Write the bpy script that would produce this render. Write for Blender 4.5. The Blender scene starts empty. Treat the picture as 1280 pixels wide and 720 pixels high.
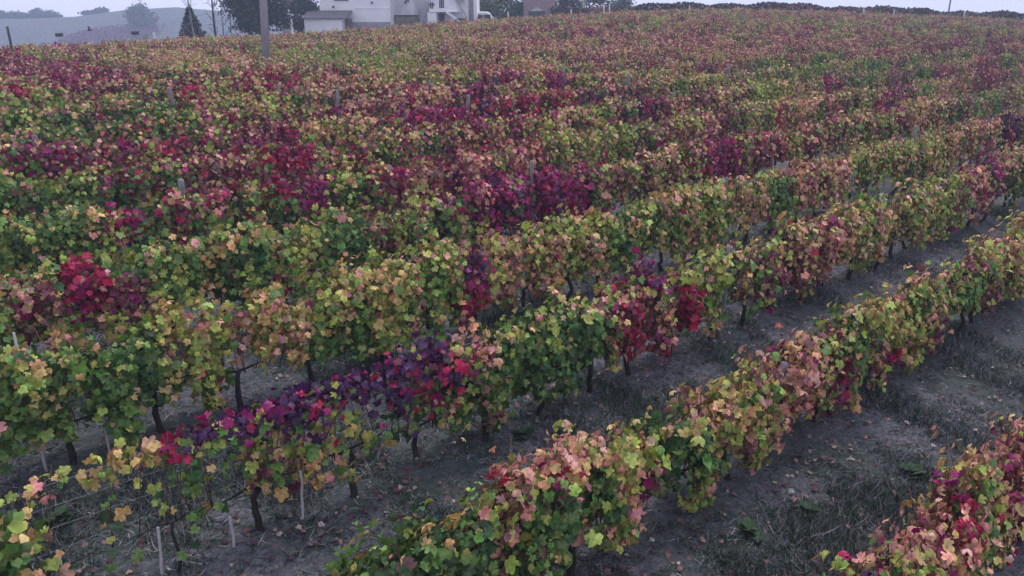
import bpy, math, random
import numpy as np
from mathutils import Vector

# ------------------------------------------------------------------ camera, sky, sun, exposure
SC = bpy.context.scene
COL = SC.collection
FPX, CX, CY = 1045.0, 640.0, 360.0            # focal length in pixels of a 1280 px wide frame
PITCH = math.radians(20.13)
cam = bpy.data.cameras.new("camera")
cam.sensor_width = 36.0
cam.lens = FPX * 36.0 / 1280.0
cam.clip_start, cam.clip_end = 0.1, 6000.0
camo = bpy.data.objects.new("camera", cam)
COL.objects.link(camo)
camo.location = (0, 0, 0)
camo.rotation_euler = (math.pi / 2 - PITCH, 0, 0)
SC.camera = camo

SUN_EL, SUN_ROT = math.radians(58), math.radians(28)
W = bpy.data.worlds.new("World")
SC.world = W
W.use_nodes = True
wn, wl = W.node_tree.nodes, W.node_tree.links
wn.clear()
wout = wn.new("ShaderNodeOutputWorld")
bg1 = wn.new("ShaderNodeBackground")
sky = wn.new("ShaderNodeTexSky")
sky.sky_type = 'NISHITA'
sky.sun_disc = False
sky.sun_elevation, sky.sun_rotation = SUN_EL, SUN_ROT
sky.dust_density = 4.0
sky.air_density = 1.2
bg1.inputs["Strength"].default_value = 0.05
wl.new(sky.outputs[0], bg1.inputs["Color"])
bg2 = wn.new("ShaderNodeBackground")           # the closed pale cloud deck
bg2.inputs["Color"].default_value = (0.80, 0.80, 1.0, 1)
bg2.inputs["Strength"].default_value = 1.05
add = wn.new("ShaderNodeMixShader")
add.inputs[0].default_value = 0.85
wl.new(bg1.outputs[0], add.inputs[1])
wl.new(bg2.outputs[0], add.inputs[2])
wl.new(add.outputs[0], wout.inputs["Surface"])

sun = bpy.data.lights.new("sun", 'SUN')
sun.energy = 1.5
sun.angle = math.radians(12)
sun.color = (1.0, 0.94, 0.93)
suno = bpy.data.objects.new("sun", sun)
COL.objects.link(suno)
sd = Vector((math.sin(SUN_ROT) * math.cos(SUN_EL), math.cos(SUN_ROT) * math.cos(SUN_EL), math.sin(SUN_EL)))
suno.rotation_euler = sd.to_track_quat('Z', 'Y').to_euler()

vs = SC.view_settings
SC.display_settings.display_device = 'sRGB'
vs.view_transform = 'Standard'
vs.look = 'None'
vs.gamma = 1.0
vs.use_curve_mapping = False
vs.exposure = 0.46
cy = SC.cycles
cy.max_bounces = 6
cy.diffuse_bounces = 3
cy.glossy_bounces = 2
cy.transmission_bounces = 4
cy.volume_bounces = 2
cy.use_denoising = True

# ------------------------------------------------------------------ the lie of the land
AZ = math.radians(47.4)
D = np.array([math.sin(AZ), math.cos(AZ)])     # along the vine rows
N = np.array([-math.cos(AZ), math.sin(AZ)])    # uphill, across the rows
HC, SP, Q0 = 4.34, 2.42, 2.29                  # eye above the row tops, row spacing, first row
TOP = 1.7
GA, GE = 0.1032, -0.0268
rng = np.random.default_rng(11)
random.seed(5)


def slope_of(py, px=640.0):
    v = (py - CY) / FPX
    u = (px - CX) / FPX
    hx = math.hypot(u, math.cos(PITCH) - v * math.sin(PITCH))
    return (-math.sin(PITCH) - v * math.cos(PITCH)) / hx


def phi_of(px, py=20.0):
    v = (py - CY) / FPX
    return math.degrees(math.atan2((px - CX) / FPX, math.cos(PITCH) - v * math.sin(PITCH)))


_cp = [(-260, 62), (0, 53), (120, 50), (230, 43), (330, 40), (390, 37), (440, 33), (520, 27), (640, 19), (760, 12), (900, 8), (1000, 9.5), (1140, 15), (1280, 21), (1600, 30)]
_cphi = np.array([phi_of(a, b) for a, b in _cp])
_cs = np.array([slope_of(b, a) for a, b in _cp])
_rp = np.array([-45, -30, -18, 0, 12, 32, 45.0])
_rc = np.array([56, 58, 68, 84, 96, 118, 125.0])
_hp = [(-400, 22), (0, 23), (60, 23), (105, 20), (135, 15), (175, 10), (205, 8.5), (240, 9.5), (300, 16), (400, 26), (560, 60), (900, 160)]
_hphi = np.array([phi_of(a, b) for a, b in _hp])
_hs = np.array([slope_of(b, a) for a, b in _hp])


def zg(X, Y):
    X = np.asarray(X, float)
    Y = np.asarray(Y, float)
    rho = np.maximum(np.hypot(X, Y), 1e-6)
    phi = np.degrees(np.arctan2(X, Y))
    q = (N[0] * X + N[1] * Y) / rho
    r = (D[0] * X + D[1] * Y) / rho
    al = GA * q + GE * r
    s = np.interp(phi, _cphi, _cs)
    rc = np.interp(phi, _rp, _rc)
    e1 = rc * (s - al) + HC
    e2 = rc * (s - al)
    g3 = e2 - 2 * e1
    b2 = e1 - g3
    t = np.minimum(rho / rc, 1.0)
    front = np.abs(phi) < 75
    b2 = np.where(front, b2, -2.0)
    g3 = np.where(front, g3, 0.0)
    z = -HC - TOP + al * np.minimum(rho, rc) + b2 * t * t + g3 * t ** 3
    over = np.maximum(rho - rc, 0)
    k = np.interp(phi, [-40, -14, -10, 8, 20, 40], [.0011, .0008, .00025, .00025, .0006, .0008])
    z = z + s * over - np.where(over < 60, k * over ** 2, k * 3600 + k * 120 * (over - 60))
    floor = -48.0 - np.maximum(rho - 500, 0) * 0.05
    z = np.maximum(z, floor)
    hs = np.interp(phi, _hphi, _hs)
    tt = np.clip((rho - 190) / 260, 0, 1)
    sm = tt * tt * (3 - 2 * tt)
    ridge = hs * 450.0
    hz = np.where(rho < 450, -48 + (ridge + 48) * sm, ridge - (rho - 450) * 0.12)
    hz = np.where(phi > 40, -400, hz)
    return np.maximum(z, np.where(rho > 190, hz, -400))


def ray(px, py):
    u, v = (px - CX) / FPX, (py - CY) / FPX
    return np.array([u, math.cos(PITCH) - v * math.sin(PITCH), -math.sin(PITCH) - v * math.cos(PITCH)])


def proj(P):
    P = np.atleast_2d(P)
    f = P[:, 1] * math.cos(PITCH) - P[:, 2] * math.sin(PITCH)
    u = P[:, 1] * math.sin(PITCH) + P[:, 2] * math.cos(PITCH)
    return CX + FPX * P[:, 0] / f, CY - FPX * u / f, f


def hit(px, py, off=0.0):
    """First ground point (raised by off) seen through a point of the view."""
    d = ray(px, py)
    t = np.concatenate([np.arange(2, 140, .05), np.arange(140, 1200, .5)]) / math.hypot(d[0], d[1])
    P = t[:, None] * d
    below = P[:, 2] <= zg(P[:, 0], P[:, 1]) + off
    i = int(np.argmax(below)) if below.any() else len(t) - 1
    return P[i]


def at_dist(px, py, Yd):
    d = ray(px, py)
    return d * (Yd / d[1])


def row_q(k):
    return Q0 + SP * (k - 1)


def row_point(k, r):
    q = row_q(k)
    return D[0] * r + N[0] * q, D[1] * r + N[1] * q


def on_row(px, py, lo=.35, hi=1.95, k=None):
    """(row, r, height, depth) of the first vine row met by the line of sight."""
    d = ray(px, py)
    qd = N[0] * d[0] + N[1] * d[1]
    best = None
    for kk in ([k] if k else range(1, 40)):
        t = row_q(kk) / qd
        if t <= 0:
            continue
        P = d * t
        h = P[2] - float(zg(P[0], P[1]))
        r = D[0] * P[0] + D[1] * P[1]
        if k or lo < h < hi:
            return kk, r, h, t
        m = abs(h - 1.1)
        if best is None or m < best[0]:
            best = (m, kk, r, min(max(h, .5), 1.7), t)
    return best[1:]


# ------------------------------------------------------------------ mesh helpers
def props(o, label=None, cat=None, group=None, kind=None):
    if label:
        o["label"] = label
    if cat:
        o["category"] = cat
    if group:
        o["group"] = group
    if kind:
        o["kind"] = kind
    return o


def empty(name, loc, label, cat, group=None, rz=0.0):
    o = bpy.data.objects.new(name, None)
    o.empty_display_size = 0.2
    COL.objects.link(o)
    o.location = loc
    o.rotation_euler = (0, 0, rz)
    return props(o, label, cat, group)


def build(name, V, F, mat, parent=None, col=None, smooth=False):
    V = np.asarray(V, np.float32)
    F = np.asarray(F, np.int32)
    me = bpy.data.meshes.new(name)
    me.vertices.add(len(V))
    me.vertices.foreach_set("co", V.ravel())
    nf, w = F.shape
    me.loops.add(nf * w)
    me.loops.foreach_set("vertex_index", F.ravel())
    me.polygons.add(nf)
    me.polygons.foreach_set("loop_start", np.arange(0, nf * w, w, dtype=np.int32))
    if smooth:
        me.polygons.foreach_set("use_smooth", np.ones(nf, bool))
    if col is not None:
        a = me.color_attributes.new("tint", 'FLOAT_COLOR', 'POINT')
        c = np.ones((len(V), 4), np.float32)
        c[:, :3] = col
        a.data.foreach_set("color", c.ravel())
    me.update(calc_edges=True)
    me.materials.append(mat)
    o = bpy.data.objects.new(name, me)
    COL.objects.link(o)
    if parent is not None:
        o.parent = parent
    return o


class MB:
    """Collects boxes, tubes and prisms; build() links them as one mesh."""

    def __init__(self):
        self.v, self.f = [], []

    def quads(self, V, F):
        b = len(self.v)
        self.v += [tuple(p) for p in V]
        self.f += [tuple(i + b for i in f) for f in F]

    def box(self, x0, x1, y0, y1, z0, z1):
        V = [(x0, y0, z0), (x1, y0, z0), (x1, y1, z0), (x0, y1, z0), (x0, y0, z1), (x1, y0, z1), (x1, y1, z1), (x0, y1, z1)]
        self.quads(V, [(0, 3, 2, 1), (4, 5, 6, 7), (0, 1, 5, 4), (1, 2, 6, 5), (2, 3, 7, 6), (3, 0, 4, 7)])
        return self

    def prism(self, prof, x0, x1):
        """Profile of (y, z) points swept along x."""
        n = len(prof)
        V = [(x0, y, z) for y, z in prof] + [(x1, y, z) for y, z in prof]
        F = [(i, (i + 1) % n, n + (i + 1) % n, n + i) for i in range(n)]
        self.quads(V, F)
        b = len(self.v)
        self.f += [tuple(b - 2 * n + i for i in reversed(range(n))), tuple(b - n + i for i in range(n))]
        return self

    def tube(self, pts, rad, sides=7):
        pts = [Vector(p) for p in pts]
        n = len(pts)
        rad = rad if hasattr(rad, '__len__') else [rad] * n
        b = len(self.v)
        ref = Vector((0.31, 0.87, 0.11))
        for i, p in enumerate(pts):
            t = (pts[min(i + 1, n - 1)] - pts[max(i - 1, 0)]).normalized()
            a = t.cross(ref).normalized()
            c = t.cross(a)
            for j in range(sides):
                an = 2 * math.pi * j / sides
                self.v.append(tuple(p + (a * math.cos(an) + c * math.sin(an)) * rad[i]))
        for i in range(n - 1):
            for j in range(sides):
                j2 = (j + 1) % sides
                self.f.append((b + i * sides + j, b + i * sides + j2, b + (i + 1) * sides + j2, b + (i + 1) * sides + j))
        self.f.append(tuple(b + j for j in reversed(range(sides))))
        self.f.append(tuple(b + (n - 1) * sides + j for j in range(sides)))
        return self

    def build(self, name, mat, parent=None, smooth=False):
        me = bpy.data.meshes.new(name)
        me.from_pydata(self.v, [], self.f)
        if smooth:
            me.polygons.foreach_set("use_smooth", np.ones(len(me.polygons), bool))
        me.update()
        me.materials.append(mat)
        o = bpy.data.objects.new(name, me)
        COL.objects.link(o)
        if parent is not None:
            o.parent = parent
        return o


def lin(c):
    c = np.asarray(c, float) / 255.0
    return np.where(c <= .04045, c / 12.92, ((c + .055) / 1.055) ** 2.4)


# ------------------------------------------------------------------ materials
def mat_new(name):
    m = bpy.data.materials.new(name)
    m.use_nodes = True
    nt = m.node_tree
    return m, nt, nt.nodes["Principled BSDF"]


def mat_noise(name, c1, c2, scale=6.0, rough=.85, detail=6, stretch=(1, 1, 1), bump=0.0, spec=.2):
    m, nt, p = mat_new(name)
    tc = nt.nodes.new("ShaderNodeTexCoord")
    mp = nt.nodes.new("ShaderNodeMapping")
    mp.inputs["Scale"].default_value = stretch
    no = nt.nodes.new("ShaderNodeTexNoise")
    no.inputs["Scale"].default_value = scale
    no.inputs["Detail"].default_value = detail
    no.inputs["Roughness"].default_value = .65
    cr = nt.nodes.new("ShaderNodeValToRGB")
    cr.color_ramp.elements[0].position = .32
    cr.color_ramp.elements[1].position = .68
    cr.color_ramp.elements[0].color = (*c1, 1)
    cr.color_ramp.elements[1].color = (*c2, 1)
    nt.links.new(tc.outputs["Object"], mp.inputs["Vector"])
    nt.links.new(mp.outputs[0], no.inputs["Vector"])
    nt.links.new(no.outputs["Fac"], cr.inputs[0])
    nt.links.new(cr.outputs[0], p.inputs["Base Color"])
    p.inputs["Roughness"].default_value = rough
    p.inputs["Specular IOR Level"].default_value = spec
    if bump:
        b = nt.nodes.new("ShaderNodeBump")
        b.inputs["Strength"].default_value = bump
        b.inputs["Distance"].default_value = .02
        nt.links.new(no.outputs["Fac"], b.inputs["Height"])
        nt.links.new(b.outputs[0], p.inputs["Normal"])
    return m


def mat_leaf(name, trans=.18, rough=.55, nscale=30.0, spec=.35):
    m, nt, p = mat_new(name)
    at = nt.nodes.new("ShaderNodeAttribute")
    at.attribute_name = "tint"
    tc = nt.nodes.new("ShaderNodeTexCoord")
    no = nt.nodes.new("ShaderNodeTexNoise")
    no.inputs["Scale"].default_value = nscale
    no.inputs["Detail"].default_value = 3
    mr = nt.nodes.new("ShaderNodeMapRange")
    mr.inputs["From Min"].default_value = .3
    mr.inputs["From Max"].default_value = .7
    mr.inputs["To Min"].default_value = .62
    mr.inputs["To Max"].default_value = 1.32
    mx = nt.nodes.new("ShaderNodeMix")
    mx.data_type = 'RGBA'
    mx.blend_type = 'MULTIPLY'
    mx.inputs[0].default_value = 1.0
    nt.links.new(tc.outputs["Object"], no.inputs["Vector"])
    nt.links.new(no.outputs["Fac"], mr.inputs["Value"])
    nt.links.new(at.outputs["Color"], mx.inputs[6])
    nt.links.new(mr.outputs[0], mx.inputs[7])
    nt.links.new(mx.outputs[2], p.inputs["Base Color"])
    p.inputs["Roughness"].default_value = rough
    p.inputs["Specular IOR Level"].default_value = spec
    if trans > 0:
        tr = nt.nodes.new("ShaderNodeBsdfTranslucent")
        nt.links.new(mx.outputs[2], tr.inputs["Color"])
        ms = nt.nodes.new("ShaderNodeMixShader")
        ms.inputs[0].default_value = trans
        nt.links.new(p.outputs[0], ms.inputs[1])
        nt.links.new(tr.outputs[0], ms.inputs[2])
        nt.links.new(ms.outputs[0], nt.nodes["Material Output"].inputs["Surface"])
    return m


def mat_soil():
    m, nt, p = mat_new("soil")
    L = nt.links
    geo = nt.nodes.new("ShaderNodeNewGeometry")

    def noise(sc, det, rough=.6):
        n = nt.nodes.new("ShaderNodeTexNoise")
        n.inputs["Scale"].default_value = sc
        n.inputs["Detail"].default_value = det
        n.inputs["Roughness"].default_value = rough
        L.new(geo.outputs["Position"], n.inputs["Vector"])
        return n

    def ramp(f, stops):
        r = nt.nodes.new("ShaderNodeValToRGB")
        e = r.color_ramp.elements
        while len(e) < len(stops):
            e.new(.5)
        for x, (ps, c) in zip(e, stops):
            x.position = ps
            x.color = (*c, 1)
        L.new(f, r.inputs[0])
        return r

    def mix(fac, a, b, mode='MIX'):
        x = nt.nodes.new("ShaderNodeMix")
        x.data_type = 'RGBA'
        x.blend_type = mode
        if isinstance(fac, float):
            x.inputs[0].default_value = fac
        else:
            L.new(fac, x.inputs[0])
        L.new(a, x.inputs[6])
        L.new(b, x.inputs[7])
        return x.outputs[2]

    fine = noise(14, 14, .8)
    big = noise(.55, 5)
    mid = noise(2.6, 8, .7)
    earth = ramp(fine.outputs["Fac"], [(.3, (.035, .036, .044)), (.48, (.095, .097, .115)), (.7, (.24, .235, .26))])
    green = ramp(mid.outputs["Fac"], [(.3, (.02, .03, .026)), (.55, (.05, .065, .055)), (.75, (.10, .115, .095))])
    gm = ramp(big.outputs["Fac"], [(.42, (0, 0, 0)), (.6, (.75, .75, .75))])
    c = mix(gm.outputs[0], earth.outputs[0], green.outputs[0])
    L.new(c, p.inputs["Base Color"])
    p.inputs["Roughness"].default_value = .95
    p.inputs["Specular IOR Level"].default_value = .1
    b = nt.nodes.new("ShaderNodeBump")
    b.inputs["Strength"].default_value = .7
    b.inputs["Distance"].default_value = .04
    L.new(fine.outputs["Fac"], b.inputs["Height"])
    L.new(b.outputs[0], p.inputs["Normal"])
    return m


M_LEAF = mat_leaf("vine_leaf")
M_FAR = mat_leaf("vine_leaf_far", nscale=8.0)
M_TREE = mat_leaf("tree_leaf", trans=.15, nscale=3.0)
M_GRASS = mat_leaf("grass_blade", trans=.1, rough=.8, nscale=6.0, spec=.1)
M_SOIL = mat_soil()
M_BARK = mat_noise("vine_bark", (.012, .010, .011), (.05, .042, .042), 22, .95, stretch=(1, 1, .3), bump=.8, spec=.1)
M_CANE = mat_noise("cane_bark", (.06, .035, .03), (.14, .09, .07), 16, .8)
M_POST = mat_noise("weathered_wood", (.10, .095, .10), (.25, .235, .25), 9, .9, stretch=(4, 4, .5), bump=.5)
M_STAKE = mat_noise("pale_stake", (.34, .32, .33), (.55, .52, .53), 8, .7, stretch=(3, 3, .6))
M_CONC = mat_noise("pole_concrete", (.20, .185, .205), (.30, .28, .31), 3, .9, stretch=(3, 3, .4))
M_DARKP = mat_noise("dark_post_wood", (.03, .03, .035), (.08, .075, .08), 8, .9)
M_TREEBARK = mat_noise("tree_bark", (.03, .028, .03), (.09, .08, .085), 5, .95, stretch=(2, 2, .4))
M_PALEBARK = mat_noise("pale_bark", (.12, .12, .13), (.26, .25, .27), 4, .95, stretch=(2, 2, .4))
M_WHITE = mat_noise("white_render", (.72, .71, .75), (.82, .81, .85), .7, .9)
M_GREYBASE = mat_noise("grey_plinth", (.22, .22, .25), (.34, .33, .37), 1.5, .9)
M_ROOF = mat_noise("shed_roof", (.10, .10, .115), (.18, .17, .19), 3, .8)
M_DOORGREY = mat_noise("garage_metal", (.10, .085, .085), (.20, .17, .16), 1.2, .6)
M_DARK = mat_noise("dark_opening", (.015, .015, .02), (.04, .04, .05), 2, .4, spec=.5)
M_GLASS = mat_noise("window_pane", (.05, .06, .075), (.10, .11, .13), 1, .15, spec=.6)
M_IRON = mat_noise("grey_iron", (.16, .16, .18), (.25, .25, .27), 4, .5)
M_BRICK = mat_noise("mauve_brick", (.20, .14, .16), (.32, .23, .25), 2.4, .9)
M_VAN = mat_noise("van_paint", (.66, .67, .70), (.74, .74, .77), .6, .35, spec=.5)
M_TYRE = mat_noise("tyre_rubber", (.012, .012, .013), (.03, .03, .032), 10, .9)
M_TILE = mat_noise("roof_tile", (.16, .09, .075), (.26, .15, .12), 4, .9)


def mat_stained():
    m, nt, p = mat_new("stained_render")
    tc = nt.nodes.new("ShaderNodeTexCoord")
    mp = nt.nodes.new("ShaderNodeMapping")
    mp.inputs["Scale"].default_value = (.45, .45, .16)
    no = nt.nodes.new("ShaderNodeTexNoise")
    no.inputs["Scale"].default_value = 1.3
    no.inputs["Detail"].default_value = 7
    cr = nt.nodes.new("ShaderNodeValToRGB")
    e = cr.color_ramp.elements
    e[0].position, e[0].color = .38, (.62, .61, .66, 1)
    e[1].position, e[1].color = .66, (.22, .215, .25, 1)
    nt.links.new(tc.outputs["Object"], mp.inputs["Vector"])
    nt.links.new(mp.outputs[0], no.inputs["Vector"])
    nt.links.new(no.outputs["Fac"], cr.inputs[0])
    nt.links.new(cr.outputs[0], p.inputs["Base Color"])
    p.inputs["Roughness"].default_value = .95
    return m


M_STAIN = mat_stained()
M_WIRE = mat_noise("galvanised_wire", (.20, .20, .22), (.34, .34, .37), 5, .45, spec=.5)

# ------------------------------------------------------------------ ground sheet


def axis(segs):
    out = []
    for a, b, st in segs:
        out += list(np.arange(a, b, st))
    out.append(segs[-1][1])
    return np.array(out)


xs = axis([(-600, -140, 20), (-140, -40, 2.5), (-40, -12, .8), (-12, 22, .22), (22, 50, .8), (50, 150, 2.5), (150, 600, 30)])
ys = axis([(-60, -6, 6), (-6, 0, 1), (0, 26, .22), (26, 60, .8), (60, 150, 1.8), (150, 620, 9)])
GX, GY = np.meshgrid(xs, ys)
CLODS = []
for f_, a_ in ((1.3, .03), (2.9, .018), (6.1, .012), (11.0, .012)):
    for t_ in rng.uniform(0, 6.28, 4):
        CLODS.append((f_, a_, math.cos(t_), math.sin(t_), rng.uniform(0, 6)))


def zsurf(X, Y):
    nr = np.exp(-(np.hypot(X, Y) / 60) ** 2)
    c = sum(a * .5 * np.sin(f * (X * u + Y * v) * 2 + p) for f, a, u, v, p in CLODS)
    return zg(X, Y) + nr * (c + .05 * np.cos(2 * math.pi * (N[0] * X + N[1] * Y - Q0) / SP))


GZ = zsurf(GX, GY)
nx, ny = len(xs), len(ys)
idx = np.arange(nx * ny).reshape(ny, nx)
F = np.stack([idx[:-1, :-1].ravel(), idx[:-1, 1:].ravel(), idx[1:, 1:].ravel(), idx[1:, :-1].ravel()], 1)
g = build("ground", np.stack([GX.ravel(), GY.ravel(), GZ.ravel()], 1), F, M_SOIL, smooth=True)
props(g, kind="structure")

# ------------------------------------------------------------------ haze
hz = MB().box(-620, 620, -90, 640, -260, 24).build("haze", bpy.data.materials.new("haze_air"))
hm = hz.data.materials[0]
hm.use_nodes = True
hm.node_tree.nodes.clear()
ho = hm.node_tree.nodes.new("ShaderNodeOutputMaterial")
hv = hm.node_tree.nodes.new("ShaderNodeVolumePrincipled")
hv.inputs["Color"].default_value = (.66, .79, 1.0, 1)
hv.inputs["Density"].default_value = .0012
hm.node_tree.links.new(hv.outputs[0], ho.inputs["Volume"])
props(hz, kind="stuff")

# ------------------------------------------------------------------ leaf colours
PAL = {
    'g': (94, 128, 62), 'd': (56, 88, 50), 'y': (150, 164, 80), 'o': (188, 160, 106), 's': (202, 148, 134),
    'c': (156, 22, 70), 'm': (136, 26, 94), 'p': (62, 24, 74), 'b': (132, 94, 90), 'k': (104, 48, 68),
}
PK = list(PAL)
PV = np.array([lin(PAL[k]) for k in PK])
WORD = {'g': 'green', 'd': 'green', 'y': 'yellow-green', 'o': 'ochre', 's': 'salmon-pink', 'c': 'crimson', 'm': 'magenta', 'p': 'purple', 'b': 'brown', 'k': 'maroon'}
CLS = {
    'green': dict(g=.5, d=.26, y=.18, o=.06),
    'yellow': dict(y=.48, g=.22, o=.22, s=.08),
    'ochre': dict(o=.42, s=.24, y=.2, b=.1, g=.04),
    'salmon': dict(s=.46, o=.2, b=.16, c=.06, k=.06, m=.06),
    'crimson': dict(c=.58, m=.14, k=.14, b=.08, s=.06),
    'magenta': dict(m=.58, c=.14, p=.14, k=.1, s=.04),
    'purple': dict(p=.6, m=.24, c=.08, k=.08),
    'mixed': dict(b=.26, y=.2, g=.24, o=.12, s=.08, k=.1, c=.02, m=.02),
    'red': dict(k=.34, b=.30, c=.12, s=.12, m=.12),
}
CK = list(CLS)
CP = np.array([[CLS[c].get(k, 0) for k in PK] for c in CK])
CP = CP / CP.sum(1, keepdims=True)

# patches of turned leaf along the rows: where one looks, how wide, which colour
PATCH = [
    # first row
    (1120, 700, 70, 'salmon', .95), (1072, 688, 16, 'magenta', .8), (1105, 714, 14, 'magenta', .8), (1150, 640, 70, 'salmon', .95), (1250, 560, 80, 'salmon', .95), (1180, 600, 26, 'red', .6), (1240, 650, 70, 'salmon', .95), (1065, 712, 30, 'yellow', .7), (1215, 700, 30, 'magenta', .5),
    # second row
    (420, 700, 80, 'green', .9), (560, 665, 80, 'green', .9), (640, 612, 22, 'salmon', .8), (705, 572, 34, 'salmon', .7), (770, 560, 55, 'yellow', .8), (800, 592, 12, 'magenta', .9),
    (840, 560, 55, 'green', .8), (680, 670, 70, 'green', .9), (760, 640, 45, 'yellow', .7), (890, 482, 40, 'ochre', .8), (850, 520, 30, 'salmon', .8), (930, 500, 40, 'yellow', .7),
    (990, 438, 46, 'salmon', .8), (1000, 480, 25, 'salmon', .8), (1035, 465, 16, 'magenta', .9), (965, 530, 40, 'salmon', .7), (1060, 432, 36, 'green', .8), (1110, 415, 45, 'yellow', .7),
    (1150, 430, 34, 'red', .6), (1090, 480, 40, 'red', .7), (1190, 385, 45, 'green', .8), (1235, 370, 40, 'mixed', .7), (1255, 325, 45, 'ochre', .7), (1150, 365, 40, 'ochre', .6), (730, 610, 60, 'green', .6),
    # third row
    (300, 500, 26, 'purple', .97), (345, 488, 28, 'purple', .97), (390, 476, 28, 'purple', .97), (440, 462, 34, 'purple', .97), (490, 468, 42, 'purple', .97), (535, 445, 34, 'purple', .9), (245, 520, 22, 'purple', .9), (395, 512, 22, 'purple', .9), (530, 480, 26, 'crimson', .8), (205, 528, 10, 'crimson', .9),
    (595, 425, 30, 'salmon', .6), (660, 430, 70, 'green', .9), (700, 385, 60, 'green', .9), (720, 480, 60, 'green', .8), (640, 500, 40, 'green', .8), (785, 395, 40, 'red', .8), (850, 378, 24, 'crimson', .95),
    (853, 420, 20, 'crimson', .9), (800, 450, 40, 'red', .7), (760, 500, 40, 'red', .6), (880, 335, 40, 'yellow', .8), (945, 330, 46, 'mixed', .7), (970, 372, 36, 'red', .8), (1030, 290, 34, 'salmon', .7),
    (1050, 315, 40, 'ochre', .6), (1155, 275, 55, 'yellow', .8), (1150, 310, 40, 'green', .8), (1212, 238, 36, 'salmon', .8), (1215, 280, 36, 'red', .5), (1262, 240, 26, 'green', .7),
    (50, 590, 60, 'yellow', .8), (140, 560, 60, 'yellow', .8), (270, 600, 60, 'green', .7), (400, 585, 40, 'ochre', .7), (430, 550, 40, 'yellow', .7), (180, 640, 60, 'green', .6),
    # fourth row
    (60, 450, 90, 'green', .9), (150, 460, 60, 'green', .9), (235, 425, 60, 'yellow', .7), (300, 388, 55, 'ochre', .6), (360, 378, 55, 'ochre', .7), (420, 370, 55, 'yellow', .8), (350, 440, 30, 'ochre', .8),
    (470, 372, 60, 'yellow', .8), (430, 420, 50, 'green', .8), (540, 330, 50, 'yellow', .8), (583, 335, 26, 'magenta', .9), (575, 372, 26, 'crimson', .7), (640, 315, 36, 'ochre', .6), (720, 300, 50, 'yellow', .8),
    (680, 330, 36, 'ochre', .7), (785, 300, 60, 'green', .8), (830, 300, 36, 'yellow', .7), (815, 335, 24, 'magenta', .7), (880, 270, 50, 'yellow', .8), (935, 240, 36, 'ochre', .7), (970, 245, 36, 'green', .7),
    (1000, 222, 34, 'salmon', .7), (1090, 185, 60, 'yellow', .9), (1150, 170, 40, 'yellow', .8), (1200, 180, 36, 'mixed', .6), (1255, 178, 32, 'purple', .8), (1240, 190, 40, 'magenta', .6), (330, 350, 40, 'ochre', .5),
    # fifth row and above
    (105, 355, 30, 'crimson', .9), (165, 358, 36, 'red', .9), (30, 370, 40, 'mixed', .7), (260, 315, 60, 'green', .9), (180, 325, 60, 'green', .8), (360, 290, 50, 'yellow', .8), (310, 295, 40, 'green', .8),
    (420, 280, 44, 'green', .8), (500, 262, 50, 'mixed', .7), (500, 296, 30, 'magenta', .6), (615, 240, 30, 'magenta', .9), (680, 240, 55, 'magenta', .85), (780, 230, 40, 'mixed', .8), (830, 222, 40, 'ochre', .5),
    (900, 200, 36, 'magenta', .8), (940, 185, 36, 'red', .6), (200, 275, 60, 'green', .8), (150, 238, 36, 'magenta', .7), (60, 235, 60, 'green', .8), (30, 290, 50, 'green', .9), (205, 168, 22, 'crimson', .95),
    (140, 158, 30, 'magenta', .7), (110, 170, 50, 'red', .7), (270, 200, 40, 'red', .7), (365, 192, 24, 'crimson', .9), (352, 215, 22, 'crimson', .7), (385, 230, 22, 'magenta', .9), (505, 180, 44, 'crimson', .8),
    (440, 130, 30, 'ochre', .7), (395, 150, 36, 'ochre', .7), (530, 115, 32, 'magenta', .95), (520, 212, 26, 'ochre', .7), (582, 215, 18, 'magenta', .8), (590, 172, 40, 'salmon', .8), (650, 185, 40, 'salmon', .6),
    (690, 86, 24, 'magenta', .9), (765, 90, 30, 'red', .8), (805, 125, 28, 'purple', .6), (780, 122, 18, 'green', .9), (880, 92, 44, 'yellow', .8), (955, 95, 30, 'yellow', .7), (1000, 112, 40, 'ochre', .6),
    (1090, 68, 40, 'green', .8), (1020, 78, 30, 'green', .6), (1120, 92, 28, 'magenta', .8), (1150, 115, 40, 'ochre', .7), (1240, 90, 50, 'red', .7), (1250, 45, 40, 'red', .7), (1235, 28, 18, 'yellow', .9),
    (130, 108, 40, 'green', .7), (50, 118, 60, 'green', .8), (105, 130, 15, 'crimson', .8), (20, 95, 18, 'crimson', .8), (110, 95, 36, 'red', .8), (240, 95, 12, 'crimson', .7), (305, 100, 40, 'yellow', .8),
    (210, 130, 40, 'green', .7), (240, 55, 60, 'ochre', .7), (60, 66, 60, 'red', .8), (200, 62, 40, 'ochre', .5), (420, 55, 60, 'yellow', .8), (540, 60, 16, 'crimson', .8), (480, 45, 40, 'yellow', .6),
    (570, 35, 50, 'ochre', .7), (700, 40, 70, 'salmon', .6), (900, 40, 80, 'salmon', .6), (1050, 40, 60, 'salmon', .5), (640, 60, 40, 'ochre', .5), (470, 110, 30, 'red', .6), (330, 135, 50, 'red', .6), (60, 200, 50, 'green', .6),
    (260, 235, 30, 'red', .5), (620, 200, 30, 'mixed', .6), (700, 150, 40, 'yellow', .6), (860, 150, 40, 'mixed', .6), (960, 150, 40, 'salmon', .5), (1100, 140, 36, 'mixed', .6), (1050, 165, 30, 'mixed', .6), (350, 160, 30, 'red', .6),
]
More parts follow.
